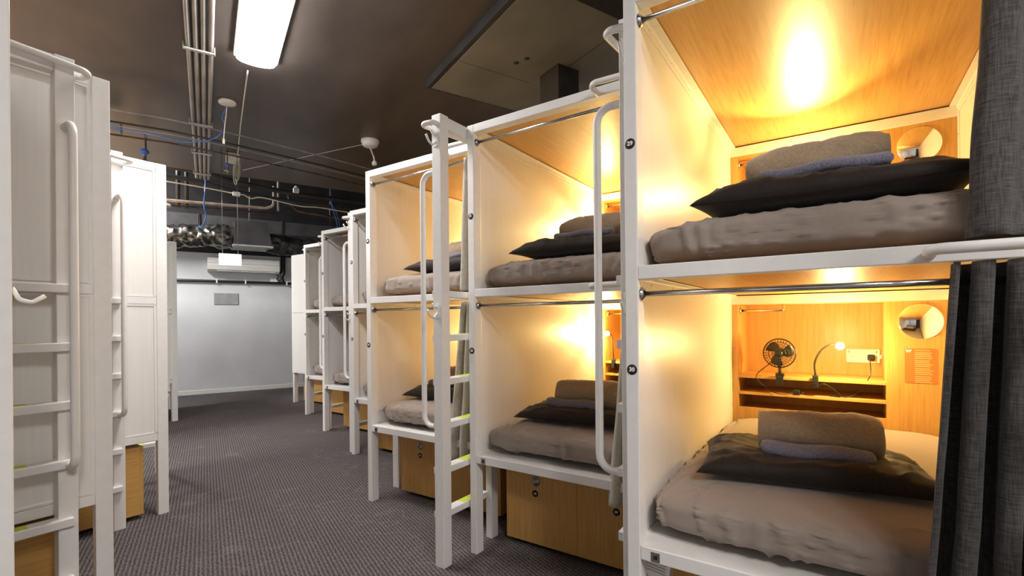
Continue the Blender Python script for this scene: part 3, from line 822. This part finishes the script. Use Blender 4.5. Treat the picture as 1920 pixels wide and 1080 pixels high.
# services under the high black part of the ceiling
def run(name, mat, pts, r, label, cat, group=None, fil=0, sm=0, seg=10):
    p = smooth_path(pts, sm) if sm else pts
    o = MB().tube(p, r, seg, fil).build(name, mat); tag(o, label, cat, group); return o
for k, (dy, z, r, mt, w) in enumerate(((0, 3.03, .007, 'grey_conduit', 'uppermost, thin and pale'), (.13, 2.975, .009, 'dark_metal', 'dark, below the uppermost'), (.17, 2.955, .006, 'grey_conduit', 'pale, third from the top'), (.34, 2.93, .008, 'copper', 'brownish, lowest'))):
    run('cable_run', mt, [(XL, 5.2+dy, z), (-.65, 5.14+dy, z), (-.09, 5.13+dy, z-.008), (.82, 5.33+dy, z-.012), (1.6, 5.6+dy, z), (2.6, 5.95+dy, z)], r, 'cable slung across the ceiling before the conduits, '+w, 'cable', 'cables slung across the ceiling', sm=6, seg=8)
tag(MB().box(-.76, -.63, 5.5, 5.62, 2.97, 3.06, .006).build('junction_box', 'grey_conduit'), 'grey junction box on the ceiling cables beside the left bunk top', 'junction box')
for x, y, lb in ((-.507, 6.05, 'larger valve with bright blue handle above the left bunks'), (.213, 6.05, 'smaller valve with blue handle left of the dangling coil')):
    v = thing('pipe_valve', lb, 'valve', 'blue handled valves under the ceiling', (x, y, 2.95))
    s_ = 1 if x < 0 else .65
    MB().lathe([(0, .05*s_), (.03*s_, .05*s_), (.042*s_, .03*s_), (.036*s_, .012*s_), (.012*s_, 0)], 18).build('handle', 'blue', v)
    MB().lathe([(.012*s_, 0), (.012*s_, -.05*s_), (.022*s_, -.055*s_), (.022*s_, -.08*s_), (.0, -.085*s_)], 14).tube([(0, 0, -.06*s_), (0, 0, -.061*s_)], .01, 8).tube([(-.05*s_, .0, -.07*s_), (.05*s_, .0, -.07*s_)], .014*s_, 10).tube([(0, .0, -.07*s_), (0, .12, -.05), (0, .12, ZC-2.95)], .009*s_, 8, .03).build('body', 'steel', v)

bp = thing('sprinkler_main', 'thick black pipe across the high black ceiling, capped at its left end', 'pipe', None, (0, 0, 0))
MB().tube([(.52, 7.55, 3.35), (XR, 7.55, 3.39)], .052, 16).build('pipe', 'dark_metal', bp)
MB().lathe([(0, -.03), (.06, -.028), (.075, 0), (.075, .07), (.052, .09)], 20, at(.46, 7.55, 3.35, Matrix.Rotation(R(90), 4, 'Y'))).build('end_cap', 'dark_metal', bp)
for x in (1.3, 1.95, 2.6): MB().tube([(x, 7.55, 3.40), (x, 7.55, ZR)], .007, 8).build('hanger_rod', 'steel', bp)
for k, (y, z, r, w) in enumerate(((7.75, 3.18, .035, 'upper of two'), (7.95, 3.10, .03, 'lower of two'))):
    run('dark_duct_pipe', 'dark_metal', [(XL, y, z+.14), (-.4, y, z+.14), (.35, y, z+.05), (.9, y, z), (1.6, y, z-.02), (XR, y, z-.03)], r, 'black bundled pipe bending below the capped main pipe, '+w, 'pipe', 'black pipes below the main', sm=6)
run('bent_conduit', 'pale_pipe', [(XL, 8.0, 2.86), (.76, 8.0, 2.955), (.875, 8.0, 3.0), (.875, 8.0, 3.3)], .02, 'pale conduit pipe running left and bending up beside the middle', 'pipe', 'bent conduits below the high ceiling', .09)
run('bent_conduit', 'copper', [(1.06, 8.0, 3.25), (1.10, 8.0, 3.06), (1.2, 8.0, 2.965), (1.86, 8.0, 2.915), (XR, 8.0, 2.86)], .019, 'brown conduit pipe bending down and running right above the far pods', 'pipe', 'bent conduits below the high ceiling', .06)
run('thin_conduit', 'copper', [(XL, 8.05, 2.81), (.9, 8.05, 2.90)], .013, 'thin brown pipe just under the pale conduit', 'pipe')
for x, w in ((.97, 'short pale drop pipe between the two bent conduits'), (-.32, 'dark drop pipe above the foil duct, left'), (-.22, 'dark drop pipe above the foil duct, right')):
    run('drop_pipe', 'grey_conduit' if x > 0 else 'dark_metal', [(x, 8.3, ZR), (x, 8.3, 3.0 if x > 0 else 2.9)], .018 if x > 0 else .028, w, 'pipe', 'upright pipes below the high ceiling')
run('pale_cable', 'pale_cord', [(XL, 7.8, 3.24), (-.41, 7.8, 3.13), (.357, 7.8, 3.075), (.47, 7.8, 3.07), (.555, 7.8, 3.03), (.72, 7.8, 3.06), (1.19, 7.8, 3.0), (1.5, 7.8, 3.01), (2.14, 7.8, 2.98), (XR, 7.8, 2.98)], .008, 'wavy pale cable crossing the black ceiling void', 'cable', sm=6)
tag(MB().box(.33, .42, 7.72, 7.79, 3.035, 3.085, .005).build('junction_box', 'print_white'), 'small white box on the wavy pale cable', 'junction box')
tag(MB().box(1.09, 1.17, 7.6, 7.66, 3.15, 3.22, .01).lathe([(.03, 0), (.02, .03)], 12, at(1.13, 7.63, 3.22)).build('ceiling_sensor', 'white_plastic'), 'small white sensor box below the thick black pipe', 'sensor')
run('data_cable', 'blue', [(.005, 7.85, ZR), (.009, 7.85, 3.16), (-.012, 7.87, 2.9), (.012, 7.9, 2.75), (-.03, 7.95, 2.6), (-.07, 8.1, 2.62)], .008, 'blue cable dropping onto the foil duct', 'cable', 'blue cables in the ceiling void', sm=6)
for k, dx in enumerate((0, .035)):
    run('data_cable', 'blue', [(1.64, 7.85, ZR), (1.66+dx*.2, 7.85, 3.18), (1.70+dx, 7.85, 3.0), (1.76+dx, 7.86, 2.75), (1.78+dx, 7.9, 2.2)], .006, ['blue cable above the far right pods, left of a pair', 'blue cable above the far right pods, right of a pair'][k], 'cable', 'blue cables in the ceiling void', sm=6)

# rectangular duct along the end wall
rd = thing('air_duct', 'long charcoal rectangular duct in front of the end wall', 'duct', None, (0, 9.55, 2.92))
MB().box(XL, XR, -.22, .22, -.11, .11, .004).build('duct', 'charcoal', rd)
for x in (-2, 0, 2): MB().tube([(x, 0, .11), (x, 0, ZR-2.92)], .006, 8).build('hanger_rod', 'steel', rd)
for x in (-.08, 1.15, 2.2): MB().box(x-.02, x+.02, -.235, .235, -.125, .125, .003).build('flange', 'dark_metal', rd)

def flex(name, mat, pts, r, label, seed):
    b = MB(); P = smooth_path(pts, 10); o = Vector((seed, 0, 0)); seg = 40
    L = [0]
    for a, c in zip(P, P[1:]): L.append(L[-1]+(c-a).length)
    def fn(u, v):
        i = min(len(P)-1, int(round(u*(len(P)-1)))); t = (P[min(i+1, len(P)-1)]-P[max(i-1, 0)]).normalized()
        n = t.cross(Vector((0, 0, 1))).normalized(); m = n.cross(t); a = 2*math.pi*v
        q = P[i]; cr = noise.noise(Vector((L[i]*12, math.cos(a)*2.6, math.sin(a)*2.6))+o)*.04+max(0, rid(Vector((L[i]*14, math.cos(a)*3, math.sin(a)*3))+o)-.5)*.03
        pinch = 1-.16*math.exp(-((L[i]-L[-1]*.62)/.06)**2)
        rr = (r+cr+.003*math.sin(L[i]*60))*pinch
        return q+(n*math.cos(a)+m*math.sin(a))*rr
    b.grid(fn, len(P)-1, seg)
    o_ = b.build(name, mat, weld=True); return tag(o_, label, 'duct', 'flexible ducts beside the air box')
flex('flexible_duct', 'foil', [(XL, 8.8, 2.62), (-2.4, 8.8, 2.58), (-1.9, 8.78, 2.56), (-1.4, 8.76, 2.55), (-1.0, 8.75, 2.55), (-.7, 8.74, 2.54), (-.45, 8.72, 2.54), (-.2, 8.7, 2.57), (.05, 8.68, 2.585), (.2, 8.66, 2.585), (.37, 8.66, 2.58)], .16, 'crinkled silver foil duct above the far end of the aisle', 3)
flex('flexible_duct', 'dark_foil', [(.86, 8.7, 2.53), (1.1, 8.72, 2.52), (1.4, 8.74, 2.53), (1.8, 8.76, 2.52), (2.4, 8.8, 2.55), (3.2, 8.8, 2.55), (XR, 8.8, 2.55)], .14, 'black crinkled duct right of the grey air box', 8)
bx = thing('air_box', 'grey metal air box with pale grille hanging before the end wall', 'air vent', None, (.62, 8.66, 2.45))
b = MB()
vs = [b.bm.verts.new(p) for p in ((-.255, -.24, 0), (.27, -.24, 0), (.27, .24, 0), (-.255, .24, 0), (-.235, -.2, .38), (.215, -.2, .38), (.215, .2, .38), (-.235, .2, .38))]
for f in ((0, 1, 2, 3), (4, 5, 6, 7), (0, 1, 5, 4), (1, 2, 6, 5), (2, 3, 7, 6), (3, 0, 4, 7)): b.bm.faces.new([vs[k] for k in f])
b.build('box', 'charcoal', bx)
MB().tube([(-.035, -.12, .37), (-.02, -.12, ZR-2.45)], .008, 8).build('hanger_rod', 'grey_conduit', bx)
g = MB().box(-.27, .285, -.27, -.235, -.022, .0).box(-.27, .285, .235, .27, -.022, 0).box(-.27, -.235, -.235, .235, -.022, 0).box(.25, .285, -.235, .235, -.022, 0)
for k in range(9): g.box(-.235, .25, -.2+k*.05-.008, -.2+k*.05+.012, -.016, -.006)
g.build('grille', 'grille', bx)

# air conditioner on the end wall
ac = thing('air_conditioner', 'white wall air conditioner behind the hanging sign', 'air conditioner', None, (.60, YB, 2.29))
b = MB(); prof = [(0, -.125), (-.13, -.125), (-.19, -.09), (-.205, -.02), (-.20, .06), (-.17, .115), (-.12, .13), (0, .13)]
r0 = [b.bm.verts.new((-.57, y, z)) for y, z in prof]; r1 = [b.bm.verts.new((.57, y, z)) for y, z in prof]
for k in range(len(prof)-1): b.bm.faces.new((r0[k], r0[k+1], r1[k+1], r1[k]))
b.bm.faces.new(r0); b.bm.faces.new(r1[::-1]); b.bm.faces.new((r0[-1], r0[0], r1[0], r1[-1]))
b.build('casing', 'white_plastic', ac)
MB().box(-.42, .5, -.178, -.135, -.118, -.098, .003).build('louvre', 'grille', ac)
MB().box(-.571, .571, -.2035, -.195, .018, .023).build('panel_seam', 'grey_card', ac)
pc = thing('pipe_bundle', 'black insulated pipes dropping beside the air conditioner', 'pipe', None, (1.24, YB-.03, 2.2))
MB().tube([(-.01, 0, .42), (-.01, 0, .02), (-.07, -.02, -.02)], .02, 10, .03).tube([(.035, 0, .42), (.035, 0, -.0), (.0, 0, -.09), (.02, 0, -.18)], .016, 10, .04).build('insulated_pipe', 'black', pc)
MB().tube(smooth_path([(-.07, -.03, .02), (-.10, -.05, -.03), (-.07, -.05, -.09), (-.11, -.05, -.12), (-.06, -.04, -.16), (-.02, -.03, -.1), (-.05, -.05, -.05)], 5), .009, 8).build('cable_loop', 'black', pc)
tag(MB().box(1.03, 1.16, YB-.05, YB, 2.02, 2.09, .006).build('junction_box', 'white_plastic'), 'small white box on the end wall below the air conditioner', 'junction box')
wp = thing('wall_pipe', 'black pipe clipped level across the white end wall', 'pipe', None, (0, YB-.035, 2.0))
MB().tube([(XL, 0, .0), (XR, 0, .0)], .024, 12).build('pipe', 'black', wp)
for x in (.17, .62, 1.31): MB().box(x-.012, x+.012, -.03, .035, -.034, .034, .003).build('pipe_clip', 'white_plastic', wp)
tag(MB().box(.125, .505, YB-.012, YB, 1.585, 1.79, .003).build('wall_plaque', 'grey_card'), 'plain grey plaque on the white end wall', 'plaque')

# square vent drop and black beam duct by the lowered board
vd = thing('duct_drop', 'dark square duct dropping from the lowered board behind the second pod', 'duct', None, (2.23, 2.80, 2.74))
MB().box(-.09, .09, -.10, .12, -.34, .34, .003).build('duct', 'dark_metal', vd)
MB().box(-.10, -.09, -.10, .12, -.34, .34).build('side_board', 'bronze', vd)
tag(MB().box(1.55, XR, 1.35, 2.055, 3.03, ZC-.001).build('black_duct', 'black'), 'black duct edge at the top beside the post marked 29', 'duct')

# ------------------------------------------------------------------ world, camera, view
w = bpy.data.worlds.new('room_air'); scene.world = w; w.use_nodes = True
w.node_tree.nodes['Background'].inputs[0].default_value = (.9, .93, 1, 1); w.node_tree.nodes['Background'].inputs[1].default_value = .0
cam = bpy.data.cameras.new('camera'); co = bpy.data.objects.new('camera', cam); COL.objects.link(co)
cam.sensor_width = 36; cam.lens = 901.1/1920*36; cam.shift_y = 61.13/1920; cam.clip_start = .02
co.matrix_world = Matrix.Translation((0, 0, 1.25)) @ Matrix.Rotation(R(-32.5), 4, 'Z') @ Matrix.Rotation(R(90), 4, 'X') @ Matrix.Rotation(R(-.5128), 4, 'Z')
scene.camera = co
scene.view_settings.view_transform = 'Standard'; scene.view_settings.look = 'None'
scene.view_settings.exposure = 0; scene.view_settings.gamma = 1; scene.view_settings.use_curve_mapping = False
bpy.context.view_layer.update()
